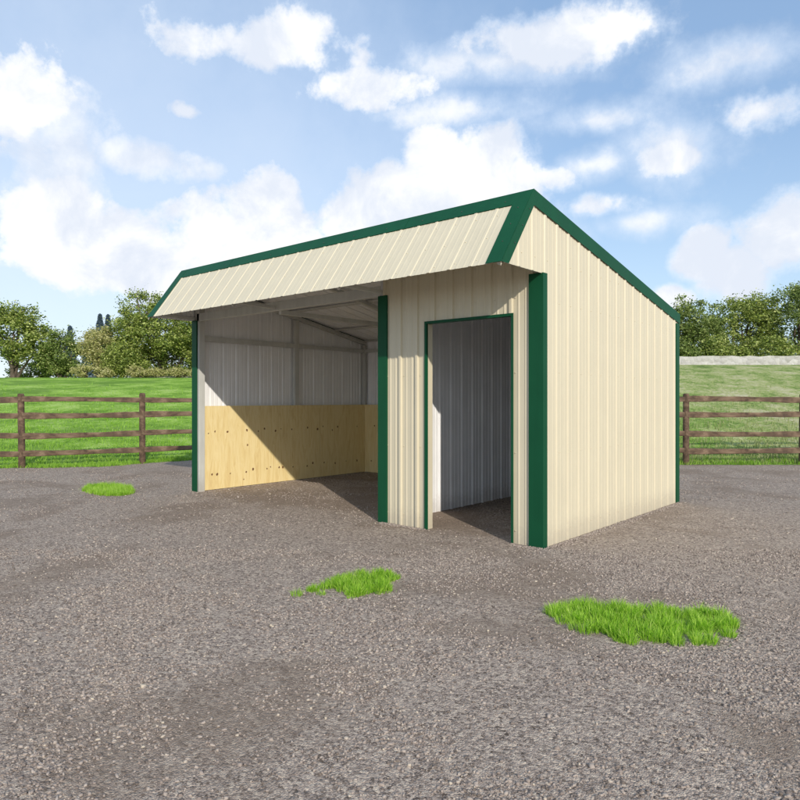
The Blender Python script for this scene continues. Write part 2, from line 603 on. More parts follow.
def outline(y, drop=0.0):
    # drop measured square to the slope
    a = roof_z(y) - drop * math.hypot(1, roof_sl)
    b = steep_z(y) - drop * math.hypot(1, steep_sl)
    return min(a, b)


PITCH = 0.2286
def profile(s0, s1, phase=0.0, extra=()):
    """ribbed steel sheet: (s, height) breakpoints with a 19 mm rib each 229 mm and two low ribs between"""
    one = [(-0.0215, 0), (-0.0130, .019), (0.0130, .019), (0.0215, 0),
           (0.0625, 0), (0.0700, .0045), (0.0825, .0045), (0.0900, 0),
           (0.1390, 0), (0.1465, .0045), (0.1590, .0045), (0.1665, 0)]
    pts = []
    k0 = math.floor((s0 - phase) / PITCH) - 1
    k1 = math.ceil((s1 - phase) / PITCH) + 1
    for k in range(k0, k1 + 1):
        for ds, h in one:
            pts.append((phase + k * PITCH + ds, h))
    S_ = [p[0] for p in pts]; H_ = [p[1] for p in pts]
    brk = sorted(set([s0, s1] + [e for e in extra if s0 < e < s1] + [s for s in S_ if s0 < s < s1]))
    return [(s, float(np.interp(s, S_, H_))) for s in brk]


def sheet(mb, s0, s1, lo, hi, mp, phase=0.0, extra=(), thick=0.0012, ends=(True, True), rib=1.0):
    """lo/hi: functions s -> t; mp(s, h, t) -> xyz. Outer face material 0, inner 1"""
    pr = [(s, h * rib + RB * (1 - rib)) for s, h in profile(s0, s1, phase, extra)]
    for (sa, ha), (sb, hb) in zip(pr[:-1], pr[1:]):
        e = 1e-6
        la, lb, ta, tb = lo(sa + e), lo(sb - e), hi(sa + e), hi(sb - e)
        O = [mp(sa, ha, la), mp(sb, hb, lb), mp(sb, hb, tb), mp(sa, ha, ta)]
        I = [mp(sa, ha - thick, la), mp(sb, hb - thick, lb), mp(sb, hb - thick, tb), mp(sa, ha - thick, ta)]
        mb.face(O, 0); mb.face(I[::-1], 1)
        mb.face([O[1], O[0], I[0], I[1]], 0); mb.face([O[3], O[2], I[2], I[3]], 0)
    for k, (s, h) in ((0, pr[0]), (1, pr[-1])):
        if ends[k]:
            q = 1e-6 if k == 0 else -1e-6
            mb.face([mp(s, h, lo(s + q)), mp(s, h, hi(s + q)), mp(s, h - thick, hi(s + q)), mp(s, h - thick, lo(s + q))], 0)


def raw_build(mb, name, mats, parent):
    """build without recalculating normals (open shells with two sides)"""
    me = bpy.data.meshes.new(name)
    o0 = origin_of(parent)
    me.from_pydata([(p[0] - o0.x, p[1] - o0.y, p[2] - o0.z) for p in mb.v], [], mb.f)
    for m in mats: me.materials.append(m)
    me.polygons.foreach_set('material_index', mb.m)
    me.update()
    o = bpy.data.objects.new(name, me)
    COL.objects.link(o); o.parent = parent
    return o


RB = 0.019      # rib height
DX0, DX1 = -1.351, -0.329       # door opening
DZ = 2.135
BAYX = -1.965                   # where the open bay starts

# --- front wall (ribs towards -y)
mb = MB()
fm = lambda s, h, t: (s, RB - h, t)
ftop = lambda s: outline(RB, 0.055)
sheet(mb, BAYX, DX0, lambda s: 0.0, ftop, fm, phase=-0.115, rib=1.15)
sheet(mb, DX0, DX1, lambda s: DZ, ftop, fm, phase=-0.115, ends=(False, False), rib=1.15)
sheet(mb, DX1, -0.022, lambda s: 0.0, ftop, fm, phase=-0.115, rib=1.15)
for k in range(-9, 1):
    x = -0.115 + k * PITCH + 0.045
    if x > -0.16: continue
    for z in (0.12, 0.85, 1.6, 2.3, 2.62):
        if DX0 < x < DX1 and z < DZ + .05: continue
        if x < BAYX + .05: continue
        mb.screw((x, RB, z), (0, -1, 0))
front_wall = raw_build(mb, 'front_wall', [M_CREAM, M_WHITE], shed)

# door trim: three L pieces, sub-parts of the front wall
TW = 0.034
mb = MB(); mb.plate([(DX0 - TW + .012, -.003, 0), (DX0 + .004, -.003, 0), (DX0 + .004, -.003, DZ + .022), (DX0 - TW + .012, -.003, DZ + .022)], (0, .002, 0))
mb.plate([(DX0 + .002, -.001, 0), (DX0 + .002, .026, 0), (DX0 + .002, .026, DZ), (DX0 + .002, -.001, DZ)], (.002, 0, 0))
mb.build('door_trim', M_GREEN, front_wall)
mb = MB(); mb.plate([(DX1 - .004, -.003, 0), (DX1 + TW - .012, -.003, 0), (DX1 + TW - .012, -.003, DZ + .022), (DX1 - .004, -.003, DZ + .022)], (0, .002, 0))
mb.plate([(DX1 - .004, -.001, 0), (DX1 - .004, .080, 0), (DX1 - .004, .080, DZ), (DX1 - .004, -.001, DZ)], (.002, 0, 0))
mb.build('door_trim', M_GREEN, front_wall)
mb = MB(); mb.plate([(DX0 + .0045, -.003, DZ - .004), (DX1 - .0045, -.003, DZ - .004), (DX1 - .0045, -.003, DZ + .022), (DX0 + .0045, -.003, DZ + .022)], (0, .002, 0))
mb.plate([(DX0 + .005, -.001, DZ - .004), (DX1 - .005, -.001, DZ - .004), (DX1 - .005, .060, DZ - .004), (DX0 + .005, .060, DZ - .004)], (0, 0, .002))
mb.build('door_trim', M_GREEN, front_wall)
# cream jamb and head linings inside the doorway
mb = MB()
mb.box(DX0 - .050, DX0 + .0015, .0265, .105, 0, DZ + .04)
mb.build('door_jamb', M_CREAM, front_wall)
mb = MB()
mb.box(DX1 + .001, DX1 + .050, .082, .105, 0, DZ + .04)
mb.build('door_jamb', M_CREAM, front_wall)

# --- side walls
def side_wall(x_base, sgn, name):
    mb = MB()
    mp = (lambda s, h, t: (x_base + sgn * h, s, t))
    sheet(mb, TIPY + .012, D - .003, lambda s: (TIPZ + .004 if s < 0 else 0.0), lambda s: outline(s, 0.030), mp, phase=0.055, extra=(0.0, PKY, PKY + .004), rib=0.55)
    for k in range(-3, 17):
        y = 0.055 + k * PITCH + .045
        if y > D - .12: continue
        for z in (0.12, 0.85, 1.6, 2.25, 2.62):
            if z > outline(y, .2) or (y < .12 and z < 2.55): continue
            mb.screw((x_base + sgn * RB * .45, y, z), (sgn, 0, 0))
    return raw_build(mb, name, [M_CREAM, M_WHITE], shed)


# flip winding is irrelevant for closed-looking thin sheets, both sides carry their own paint
right_wall = side_wall(-RB, 1, 'side_wall')
left_wall = side_wall(-L + RB, -1, 'side_wall')

# --- back wall
mb = MB()
sheet(mb, -L + .022, -.022, lambda s: 0.0, lambda s: roof_z(D) - 0.0235, lambda s, h, t: (s, D - RB + h, t), phase=0.06)
raw_build(mb, 'back_wall', [M_CREAM, M_WHITE], shed)

# --- partition between bay and tack room; sheeted on the doorway side
PX = -1.935
mb = MB()
sheet(mb, 0.022, D - RB - .004, lambda s: 0.0, lambda s: outline(s, 0.10), lambda s, h, t: (PX + h, s, t), phase=0.08)
raw_build(mb, 'partition_wall', [M_WHITE, M_WHITE], shed)

# --- roof sheets
def slope_sheet(A, B, name, s0, s1, phase, t_lo, t_hi, rib=.30):
    """sheet with ribs running from A (y,z) to B (y,z)"""
    A = Vector((0, A[0], A[1])); B = Vector((0, B[0], B[1]))
    d = (B - A); ln = d.length; d.normalize()
    n = Vector((0, -d.z, d.y))
    if n.z < 0: n = -n
    mb = MB()
    off = -.022
    mp = lambda s, h, t: tuple(Vector((s, 0, 0)) + A + d * t + n * (off + h))
    sheet(mb, s0, s1, lambda s: t_lo, lambda s: ln + t_hi, mp, phase=phase, rib=rib)
    for k in range(-26, 1):
        x = phase + k * PITCH + .045
        if not (s0 + .14 < x < s1 - .16): continue
        for f in ((.30, .62, .92) if ln < 1.5 else (.12, .34, .56, .78, .96)):
            mb.screw(mp(x, RB * .70, ln * f), n)
    return raw_build(mb, name, [M_CREAM, M_WHITE], shed), d, n


roof, rd, rn = slope_sheet((PKY, PKZ), (D + .03, roof_z(D + .03)), 'roof_panel', -L + .004, -.004, -0.09, 0.03, 0.0, rib=1.0)
over, sd, sn = slope_sheet((PKY, PKZ), (TIPY, TIPZ), 'overhang_panel', -L + .004, -.004, -0.09, 0.03, -0.004)

# --- green trims on the roof edges
def P3(x, p, n=None, o=0.0):
    v = Vector((x, p[0], p[1]))
    return v + n * o if n is not None else v


PK = (PKY, PKZ); TP = (TIPY, TIPZ)
def along(p, d, t): return (p[0] + d.y * t, p[1] + d.z * t)
# ridge trim: one bent strip over the peak
mb = MB()
rt = 0.165
a0 = along(PK, sd, rt); a1 = along(PK, rd, 0.15)
mb.plate([P3(-L - .003, a0, sn, -.001), P3(.003, a0, sn, -.001), P3(.003, PK, sn, -.001), P3(-L - .003, PK, sn, -.001)], sn * .002)
b0 = along(PK, rd, 0.002)
mb.plate([P3(-L - .003, b0, rn, -.001), P3(.003, b0, rn, -.001), P3(.003, a1, rn, -.001), P3(-L - .003, a1, rn, -.001)], rn * .002)
# small hem under the lower edge
a2 = along(PK, sd, rt - .002)
mb.plate([P3(-L - .003, a0, sn, -.003), P3(.003, a0, sn, -.003), P3(.003, a2, sn, -.003), P3(-L - .003, a2, sn, -.003)], sn * -.010)
for x in (-1.52, -4.56):
    u0, u1 = along(PK, sd, .004), along(PK, sd, rt + .001)
    mb.plate([P3(x, u1, sn, .0012), P3(x + .10, u1, sn, .0012), P3(x + .10, u0, sn, .0012), P3(x, u0, sn, .0012)], sn * .002)
for k in range(12):
    x = -.25 - k * .48
    mb.screw(P3(x, along(PK, sd, rt * .62), sn, .001), sn, mi=1)
mb.build('ridge_trim', [M_GREEN, M_EDGE], shed)

INN = (-.1638, 3.068)
for sgn, xw in ((1, 0.0), (-1, -L)):
    X = xw + sgn * .003
    # long rake along the roof
    mb = MB()
    lowr = (D + .03, roof_z(D + .03) - .125)
    upr = (D + .03, roof_z(D + .03))
    ap = (PKY + .001, PKZ)
    mb.plate([P3(X, ap), P3(X, INN), P3(X, lowr), P3(X, upr)], (sgn * .002, 0, 0))
    xin = xw - sgn * .12
    q0 = along(PK, rd, .152)
    e1 = (D + .03, roof_z(D + .03))
    mb.plate([P3(X, q0, rn, .0012), P3(xin, q0, rn, .0012), P3(xin, e1, rn, .0012), P3(X, e1, rn, .0012)], rn * .002)
    mb.plate([P3(X + sgn * .0018, ap, rn, -.001), P3(X - sgn * .001, ap, rn, -.001), P3(X - sgn * .001, e1, rn, -.001), P3(X + sgn * .0018, e1, rn, -.001)], rn * .004)
    mb.build('rake_trim', M_GREEN, shed)
    # steep rake down the overhang
    mb = MB()
    tin = (-.588, TIPZ)
    mb.plate([P3(X, PK), P3(X, TP), P3(X, tin), P3(X, INN)], (sgn * .002, 0, 0))
    xin = xw - sgn * .155
    p0 = along(PK, sd, .030)
    mb.plate([P3(X, p0, sn, .0012), P3(xin, p0, sn, .0012), P3(xin, TP, sn, .0012), P3(X, TP, sn, .0012)], sn * .002)
    for t in (.25, .48, .72):
        mb.screw(P3(xw - sgn * .075, along(PK, sd, .9 * t), sn, .003), sn, mi=1)
        q = along(PK, sd, .9 * t)
        mb.screw(P3(X + sgn * .002, (q[0] + .06, q[1] - .01)), (sgn, 0, 0), mi=1)
    mb.build('rake_trim', [M_GREEN, M_EDGE], shed)

# eave trim at the back
mb = MB()
mb.plate([(-L + .001, D + .004, RZ - .13), (-.001, D + .004, RZ - .13), (-.001, D + .004, RZ - .030), (-L + .001, D + .004, RZ - .030)], (0, .002, 0))
mb.build('eave_trim', M_GREEN, shed)

# corner trims
def corner(name, xc, yc, sx, sy, wx, wy, z1, parent=shed):
    """L-shaped corner flashing; xc,yc outer corner, sx/sy direction inward"""
    mb = MB()
    mb.plate([(xc, yc, 0), (xc + sx * wx, yc, 0), (xc + sx * wx, yc, z1), (xc, yc, z1)], (0, sy * .002, 0))
    mb.plate([(xc, yc + sy * .002, 0), (xc, yc + sy * wy, 0), (xc, yc + sy * wy, z1), (xc, yc + sy * .002, z1)], (sx * .002, 0, 0))
    # return hems back to the sheet
    mb.plate([(xc + sx * wx, yc, 0), (xc + sx * wx, yc + sy * .018, 0), (xc + sx * wx, yc + sy * .018, z1), (xc + sx * wx, yc, z1)], (sx * .002, 0, 0))
    mb.plate([(xc + sx * .002, yc + sy * wy, 0), (xc + sx * .018, yc + sy * wy, 0), (xc + sx * .018, yc + sy * wy, z1), (xc + sx * .002, yc + sy * wy, z1)], (0, sy * .002, 0))
    return mb.build(name, M_GREEN, parent)


EZ = TIPZ - .002
corner('corner_trim', .004, -.004, -1, 1, .147, .078, EZ + .012)
corner('corner_trim', -L - .004, -.004, 1, 1, .115, .078, EZ + .012)
corner('corner_trim', .004, D + .004, -1, -1, .11, .108, RZ - .13)
corner('corner_trim', -L - .004, D + .004, 1, -1, .11, .108, RZ - .13)
# trim on the bay edge of the front wall
mb = MB()
mb.plate([(-2.028, -.004, 0), (-1.900, -.004, 0), (-1.900, -.004, EZ), (-2.028, -.004, EZ)], (0, .002, 0))
mb.plate([(-2.028, -.002, 0), (-2.028, .085, 0), (-2.028, .085, EZ), (-2.028, -.002, EZ)], (.002, 0, 0))
mb.plate([(-1.902, -.002, 0), (-1.902, .016, 0), (-1.902, .016, EZ), (-1.902, -.002, EZ)], (.002, 0, 0))
mb.build('corner_trim', M_GREEN, shed)

# --- galvanised frame
def tube(name, A, B, w=.06, h=.06, up=(0, 0, 1), m=M_GALV):
    mb = MB(); mb.bar(A, B, w, h, up)
    return mb.build(name, m, shed)


T = .06
XL, XR = -L + RB + .003 + T / 2, -RB - .003 - T / 2
YF, YB = RB + .004 + T / 2, D - RB - .004 - T / 2
XM = -3.83
rz_in = lambda y, k=0.0: roof_z(y) - .060 - T / 2 - k
# posts
tube('frame_post', (XL + .035, YF + .02, 0), (XL + .035, YF + .02, rz_in(YF) - .04), .11, .10, (0, 1, 0))
tube('frame_post', (-1.985, YF, 0), (-1.985, YF, outline(YF, .11)), T, T, (0, 1, 0), paint('white_tube', (0.62, 0.62, 0.62), .5, .06, splash=DUST))
tube('frame_post', (XL, YB, 0), (XL, YB, rz_in(YB) - .035), .07, .07, (0, 1, 0))
tube('frame_post', (XM, YB, 0), (XM, YB, rz_in(YB) - .035), T, T, (0, 1, 0))
tube('frame_post', (-1.985, YB, 0), (-1.985, YB, rz_in(YB) - .035), T, T, (0, 1, 0))
tube('frame_post', (XR, YF, 0), (XR, YF, rz_in(YF) - .04), T, T, (0, 1, 0))
tube('frame_post', (XR, YB, 0), (XR, YB, rz_in(YB) - .035), T, T, (0, 1, 0))
tube('frame_post', (DX1 + .032, YF + .01, 0), (DX1 + .032, YF + .01, outline(YF, .12)), T, .05, (0, 1, 0))
tube('wall_stud', (XL, 1.925, 0), (XL, 1.925, rz_in(1.925) - .035), T, .10, (0, 1, 0))
# header over the bay
tube('header_beam', (-L + .085, YF, 2.545), (-2.018, YF, 2.545), T, .115)
# rafters
for x in (XL, XM, -1.985, XR):
    y0 = -.12
    tube('rafter', (x, y0, rz_in(y0)), (x, YB + .02, rz_in(YB + .02)), T, T)
# steep rafters that carry the overhang, and their soffit struts back to the header
for x in (XL, XM, -1.985, XR):
    pa = along(TP, -sd, .03); pb = along(PK, sd, .09)
    o = sn * (-.022 - .001 - .02)
    tube('overhang_rafter', P3(x, pa) + o, P3(x, pb) + o, .04, .036, tuple(sn))
    tube('overhang_strut', (x, TIPY + .08, TIPZ + .045), (x, .0, 2.525), .04, .04)
# purlins and girts
for y in (0.65, 1.75, 2.85):
    tube('purlin', (-L + .03, y, rz_in(y, .001) + .045), (-1.955, y, rz_in(y, .001) + .045), .07, .032)
    tube('purlin', (-1.90, y, rz_in(y, .001) + .045), (-.03, y, rz_in(y, .001) + .045), .07, .032)
tube('wall_girt', (XL + .003, .12, 2.247), (XL + .003, 1.874, 2.247), .05, .075)
tube('wall_girt', (XL + .003, 1.976, 2.247), (XL + .003, YB - .04, 2.247), .05, .06)
tube('wall_girt', (XL + .04, YB, 2.247), (XM - .033, YB, 2.247), .05, .06)
tube('wall_girt', (XM + .033, YB, 2.247), (-2.018, YB, 2.247), .05, .06)
# knee braces under the roof
tube('tie_beam', (XM, YF + .035, 2.475), (XM, YB - .035, 2.475), .05, .06)
tube('eave_purlin', (-L + .03, YB + .018, roof_z(YB) - .048), (-.03, YB + .018, roof_z(YB) - .048), .036, .030)

# --- plywood lining, 1.25 m high
def knot(mb, c, t, b, n, r, seed):
    rnd = random.Random(seed)
    pts = []
    for k in range(9):
        a = 2 * math.pi * k / 9
        rr = r * rnd.uniform(.7, 1.2)
        pts.append(Vector(c) + Vector(t) * math.cos(a) * rr + Vector(b) * math.sin(a) * rr * 1.15)
    mb.solid([p - Vector(n) * .001 for p in pts], [p + Vector(n) * .0012 for p in pts], 1)


PXL = XL + T / 2 + .006
KN = [(0.208, 0.844), (0.321, 0.869), (0.54, 0.857), (0.897, 0.867), (1.116, 0.848), (1.236, 0.879), (1.456, 0.839), (1.571, 0.867), (1.797, 0.852), (2.143, 0.869), (2.371, 0.836), (2.495, 0.879), (0.907, 0.638), (2.846, 0.86), (3.339, 0.853), (2.716, 0.808),
      (0.271, 0.231), (0.359, 0.224), (0.592, 0.219), (0.884, 0.217), (1.013, 0.252), (0.838, 0.107), (1.284, 0.239), (1.531, 0.239), (1.607, 0.234), (1.823, 0.225), (2.133, 0.218), (2.259, 0.259), (3.058, 0.236), (2.524, 0.248), (2.786, 0.221), (3.339, 0.226), (1.357, 0.261)]
for (y0, y1) in ((.128, 2.42), (2.423, YB - .036)):
    mb = MB()
    mb.box(PXL - .004, PXL + .010, y0, y1, .006, 1.251)
    for i, (y, z) in enumerate(KN):
        if y0 < y < y1:
            knot(mb, (PXL + .010, y, z), (0, 1, 0), (0, 0, 1), (1, 0, 0), .010 + .011 * ((i * 37) % 7) / 7, i)
    mb.build('plywood_panel', [M_PLY, M_KNOT], shed)
PYB = YB - T / 2 - .006
for (x0, x1) in ((PXL + .013, -3.262), (-3.259, -2.02)):
    mb = MB()
    mb.box(x0, x1, PYB - .010, PYB + .004, .006, 1.251)
    rnd = random.Random(int(-x0 * 10))
    for i in range(14):
        knot(mb, (rnd.uniform(x0 + .1, x1 - .1), PYB - .010, (.86 if i % 2 else .23) + rnd.uniform(-.02, .02)), (1, 0, 0), (0, 0, 1), (0, -1, 0), rnd.uniform(.009, .013), i + 50)
    mb.build('plywood_panel', [M_PLY, M_KNOT], shed)
mb = MB(); mb.box(PX - .115, PX - .101, .12, YB - .036, .006, 1.251)
mb.build('plywood_panel', M_PLY, shed)
tube('wall_girt', (-1.985, .10, 1.6), (-1.985, YB - .05, 1.6), .05, .06)

# ------------------------------------------------------------------ post and rail fence
def build_fence():
    px = [-420, -325, -210, -96, 22, 142.5, 262, 372, 474, 570, 686, 802, 920, 1040, 1165]
    pts = []
    for p in px:
        d = float(fence_depth(p)) + .03
        w = W((p - 400) / 666.56 * d, d)
        pts.append(Vector((w[0], w[1], 0)))
    root = thing('rail_fence', 'brown timber post and four rail fence running behind the shed between gravel and pasture', 'fence', tuple(pts[5]))
    rnd = random.Random(4)
    # one post
    mb = MB(); n = 14
    rings = []
    for z, r in ((-.2, .064), (.02, .064), (.5, .062), (1.0, .061), (1.43, .060), (1.462, .055), (1.47, .035)):
        rings.append([(r * math.cos(2 * math.pi * k / n) * (1 + .05 * math.sin(3 * k)), r * math.sin(2 * math.pi * k / n), z) for k in range(n)])
    for a, b in zip(rings[:-1], rings[1:]):
        for k in range(n):
            k2 = (k + 1) % n
            mb.face([a[k], a[k2], b[k2], b[k]])
    mb.face(rings[-1])
    post = mb.build('fence_post', M_FENCE, None, True)
    # one rail, unit length along x, waney edges
    mb = MB(); segs = 12; rr = []
    for i in range(segs + 1):
        x = i / segs
        w = .020 + .003 * math.sin(5 * x); h = .052 + .006 * math.sin(7 * x + 1) + .004 * math.sin(17 * x)
        zc = .010 * math.sin(3.1 * x + .5)
        rr.append([(x, w * c1, zc + h * s1) for c1, s1 in ((-1, -.8), (-.7, -1), (.7, -1), (1, -.8), (1, .8), (.7, 1), (-.7, 1), (-1, .8))])
    for a, b in zip(rr[:-1], rr[1:]):
        for k in range(8):
            k2 = (k + 1) % 8
            mb.face([a[k], b[k], b[k2], a[k2]])
    mb.face(rr[0]); mb.face(rr[-1][::-1])
    rail = mb.build('fence_rail', M_FENCE, None, False)
    o0 = root.location
    for i, p in enumerate(pts):
        o = post if i == 0 else post.copy()
        if i: COL.objects.link(o)
        o.parent = root
        o.location = p - o0
        o.rotation_euler = (rnd.uniform(-.015, .015), rnd.uniform(-.015, .015), rnd.uniform(0, 6.28))
        o.scale = (1, 1, 1 + rnd.uniform(-.008, .012))
    first = True
    for i in range(len(pts) - 1):
        A, B = pts[i], pts[i + 1]
        d = B - A; ang = math.atan2(d.y, d.x)
        nrm = Vector((math.sin(ang), -math.cos(ang), 0))
        for z in (1.345, 1.03, .635, .285):
            o = rail if first else rail.copy()
            if not first: COL.objects.link(o)
            first = False
            o.parent = root
            dz0, dz1 = rnd.uniform(-.012, .012), rnd.uniform(-.012, .012)
            if 4 <= i <= 5 and z < .5: dz0, dz1 = 0, .0
            side = .035
            P = A - o0 + nrm * side + Vector((0, 0, z + dz0)) - d.normalized() * .02
            ln = d.length + .04
            o.location = P
            o.rotation_euler = (0, -math.atan2(dz1 - dz0, ln), ang)
            flip = 1 if (i + int(z * 10)) % 2 else -1
            o.scale = (ln, 1, flip * rnd.uniform(.92, 1.08))
    return root


build_fence()

# ------------------------------------------------------------------ grass
def blades(P, H, Wd, seed, lean=None, spread=.35):
    """P (n,3) roots, H heights, Wd widths -> verts, tri faces (3 per blade)"""
    r = np.random.default_rng(seed)
    n = len(P)
    a = r.uniform(0, 2 * np.pi, n)
    t = np.stack([np.cos(a), np.sin(a), np.zeros(n)], 1)
    la = r.uniform(0, 2 * np.pi, n)
    lm = np.abs(r.normal(0, spread, n))
    ld = np.stack([np.cos(la) * lm, np.sin(la) * lm, np.zeros(n)], 1)
    if lean is not None: ld = ld + lean
    H = H[:, None]; w = Wd[:, None]
    up = np.array([[0, 0, 1.0]])
    v0 = P - t * w * .5; v1 = P + t * w * .5
    mid = P + up * H * .55 + ld * H * .28
    v2 = mid - t * w * .42; v3 = mid + t * w * .42
    tip = P + up * H * (1 - .3 * np.clip(np.linalg.norm(ld, axis=1)[:, None], 0, 1)) + ld * H * .95
    V = np.stack([v0, v1, v2, v3, tip], 1).reshape(-1, 3)
    b = (np.arange(n) * 5)[:, None]
    F = np.concatenate([b + np.array([[0, 1, 3]]), b + np.array([[0, 3, 2]]), b + np.array([[2, 3, 4]])], 1).reshape(-1, 3)
    return V, F


def in_poly(x, y, poly):
    inside = np.zeros(len(x), bool)
    j = len(poly) - 1
    for i in range(len(poly)):
        xi, yi = poly[i]; xj, yj = poly[j]
        c = ((yi > y) != (yj > y)) & (x < (xj - xi) * (y - yi) / (yj - yi + 1e-12) + xi)
        inside ^= c
        j = i
    return inside


def grass_patch(name, label, poly, seed, h=.085, dens=16000, extra=()):
    r = np.random.default_rng(seed)
    poly = np.array(poly)
    lo, hi = poly.min(0), poly.max(0)
    cx, cy = poly.mean(0)
    area = (hi - lo).prod()
    # tussocks inside the outline
    nt = int(area * 420)
    T_ = r.uniform(lo, hi, (nt, 2)); T_ = T_[in_poly(T_[:, 0], T_[:, 1], poly)]
    tr = r.uniform(.026, .052, len(T_)); th = h * r.uniform(.62, 1.25, len(T_))
    if len(extra):
        E_ = np.array(extra)
        T_ = np.vstack([T_, E_[:, :2]]); tr = np.append(tr, E_[:, 2]); th = np.append(th, E_[:, 3])
    A = (np.pi * tr ** 2)
    n = int(dens * A.sum() * .85)
    idx = r.choice(len(T_), n, p=A / A.sum())
    rad = np.sqrt(r.uniform(0, 1, n)); an = r.uniform(0, 2 * np.pi, n)
    off = np.stack([np.cos(an) * rad, np.sin(an) * rad], 1)
    P = np.zeros((n, 3)); P[:, :2] = T_[idx] + off * tr[idx][:, None]
    P[:, 2] = -.003
    stray = r.uniform(0, 1, n) < .018
    P[stray, :2] += off[stray] * r.uniform(.02, .13, (stray.sum(), 1))
    H = th[idx] * (1 - .48 * rad ** 2) * r.uniform(.7, 1.12, n)
    H = np.where(stray, H * .55, H)
    lean = np.zeros((n, 3)); lean[:, :2] = off * .62
    V, F = blades(P, H, r.uniform(.0024, .0042, n), seed + 1, lean, .22)
    V -= np.array([cx, cy, 0])
    o = np_mesh(name, V, F, M_TUFT, loc=(cx, cy, 0))
    tag(o, label, 'grass')
    return o


grass_patch('grass_tuft', 'broad bright green tussocky grass patch on gravel right of the corner by the doorway',
            [(0.897, -1.595), (1.018, -1.693), (1.123, -1.768), (1.24, -1.801), (1.346, -1.795), (1.449, -1.789), (1.549, -1.783), (1.585, -1.70), (1.662, -1.704), (1.783, -1.619), (1.86, -1.494), (1.92, -1.294), (1.90, -1.063), (1.767, -0.95), (1.63, -0.985), (1.464, -1.06), (1.317, -1.18), (1.162, -1.28), (1.005, -1.38), (0.916, -1.47)],
            11, .088, 17000)
grass_patch('grass_tuft', 'middle sized bright grass patch with small tufts trailing off its left end, on gravel',
            [(-0.55, -2.19), (-0.469, -2.164), (-0.348, -2.155), (-0.23, -2.146), (-0.19, -2.05), (-0.17, -1.938), (-0.233, -1.82), (-0.241, -1.72), (-0.32, -1.62), (-0.437, -1.58), (-0.56, -1.63), (-0.60, -1.74), (-0.61, -1.88), (-0.57, -2.03)],
            21, .088, 17000,
            extra=[(-.572, -2.40, .038, .078), (-.56, -2.25, .040, .072), (-.575, -2.24, .036, .066), (-.585, -2.27, .03, .055), (-.46, -2.272, .032, .048), (-.56, -2.17, .04, .06), (-.60, -2.10, .04, .066), (-.62, -2.02, .04, .07), (-.53, -2.12, .04, .066), (-.63, -1.93, .04, .07), (-.64, -1.82, .04, .07), (-.63, -1.72, .04, .07), (-.47, -1.56, .035, .06), (-.24, -2.20, .03, .04)])
grass_patch('grass_tuft', 'low green grass patch at the far left on gravel in front of the fence',
            [(-6.973, -1.025), (-6.44, -1.106), (-6.163, -0.995), (-6.02, -0.849), (-6.282, -0.63), (-6.71, -0.45), (-7.027, -0.40), (-7.335, -0.48), (-7.381, -0.63), (-7.262, -0.837)],
            31, .095, 9000)


def fringe():
    """pasture grass right behind the fence, denser near it"""
    for nm, p0, p1, n, m, seed, hh, lab in (('pasture_grass', -300, 560, 46000, M_PASTURE, 5, .085, 'green grass blades'), ('dry_grass', 470, 1200, 30000, M_DRYGRASS, 6, .12, 'dry grass')):
        r = np.random.default_rng(seed)
        p = r.uniform(p0, p1, n)
        f = fence_depth(p)
        dd = r.exponential(4.0, n); dd = np.where(dd > 26, r.uniform(0, 26, n), dd)
        near = r.uniform(0, 1, n) < .22
        if nm == 'dry_grass': dd = dd * .45
        dd = np.where(near, r.uniform(-.10, .30, n) + .05 * np.sin(p * .09), dd)
        if nm == 'dry_grass':
            near2 = near
        d = f + dd
        a = (p - 400) / 666.56 * d
        P = np.zeros((n, 3))
        P[:, :2] = np.array([CX, CY]) + a[:, None] * Rv + d[:, None] * Fv
        P[:, 2] = np.where(dd > 0, field_h(p, d), 0) - .01
        cl = .6 + .5 * np.abs(np.sin(P[:, 0] * 3.1 + np.sin(P[:, 1] * 2.3)) * np.cos(P[:, 1] * 2.7))
        H = hh * r.uniform(.6, 1.4, n) * cl * (1 + dd / 22)
        Wd = .010 * (1 + dd / 9) * r.uniform(.7, 1.3, n)
        if nm == 'dry_grass':
            sel = near
            V, F = blades(P[~sel], H[~sel], Wd[~sel], seed + 9, None, .5)
            o = np_mesh(nm, V, F, m); tag(o, 'dry tussocky grass on the bank behind the fence', 'grass', kind='stuff')
            V, F = blades(P[sel], H[sel], Wd[sel], seed + 19, None, .5)
            o = np_mesh('verge_grass', V, F, M_PASTURE); tag(o, 'green grass verge along the fence foot at right', 'grass', kind='stuff')
        else:
            V, F = blades(P, H, Wd, seed + 9, None, .5)
            o = np_mesh(nm, V, F, m); tag(o, 'bright green pasture grass behind the fence at left', 'grass', kind='stuff')


fringe()

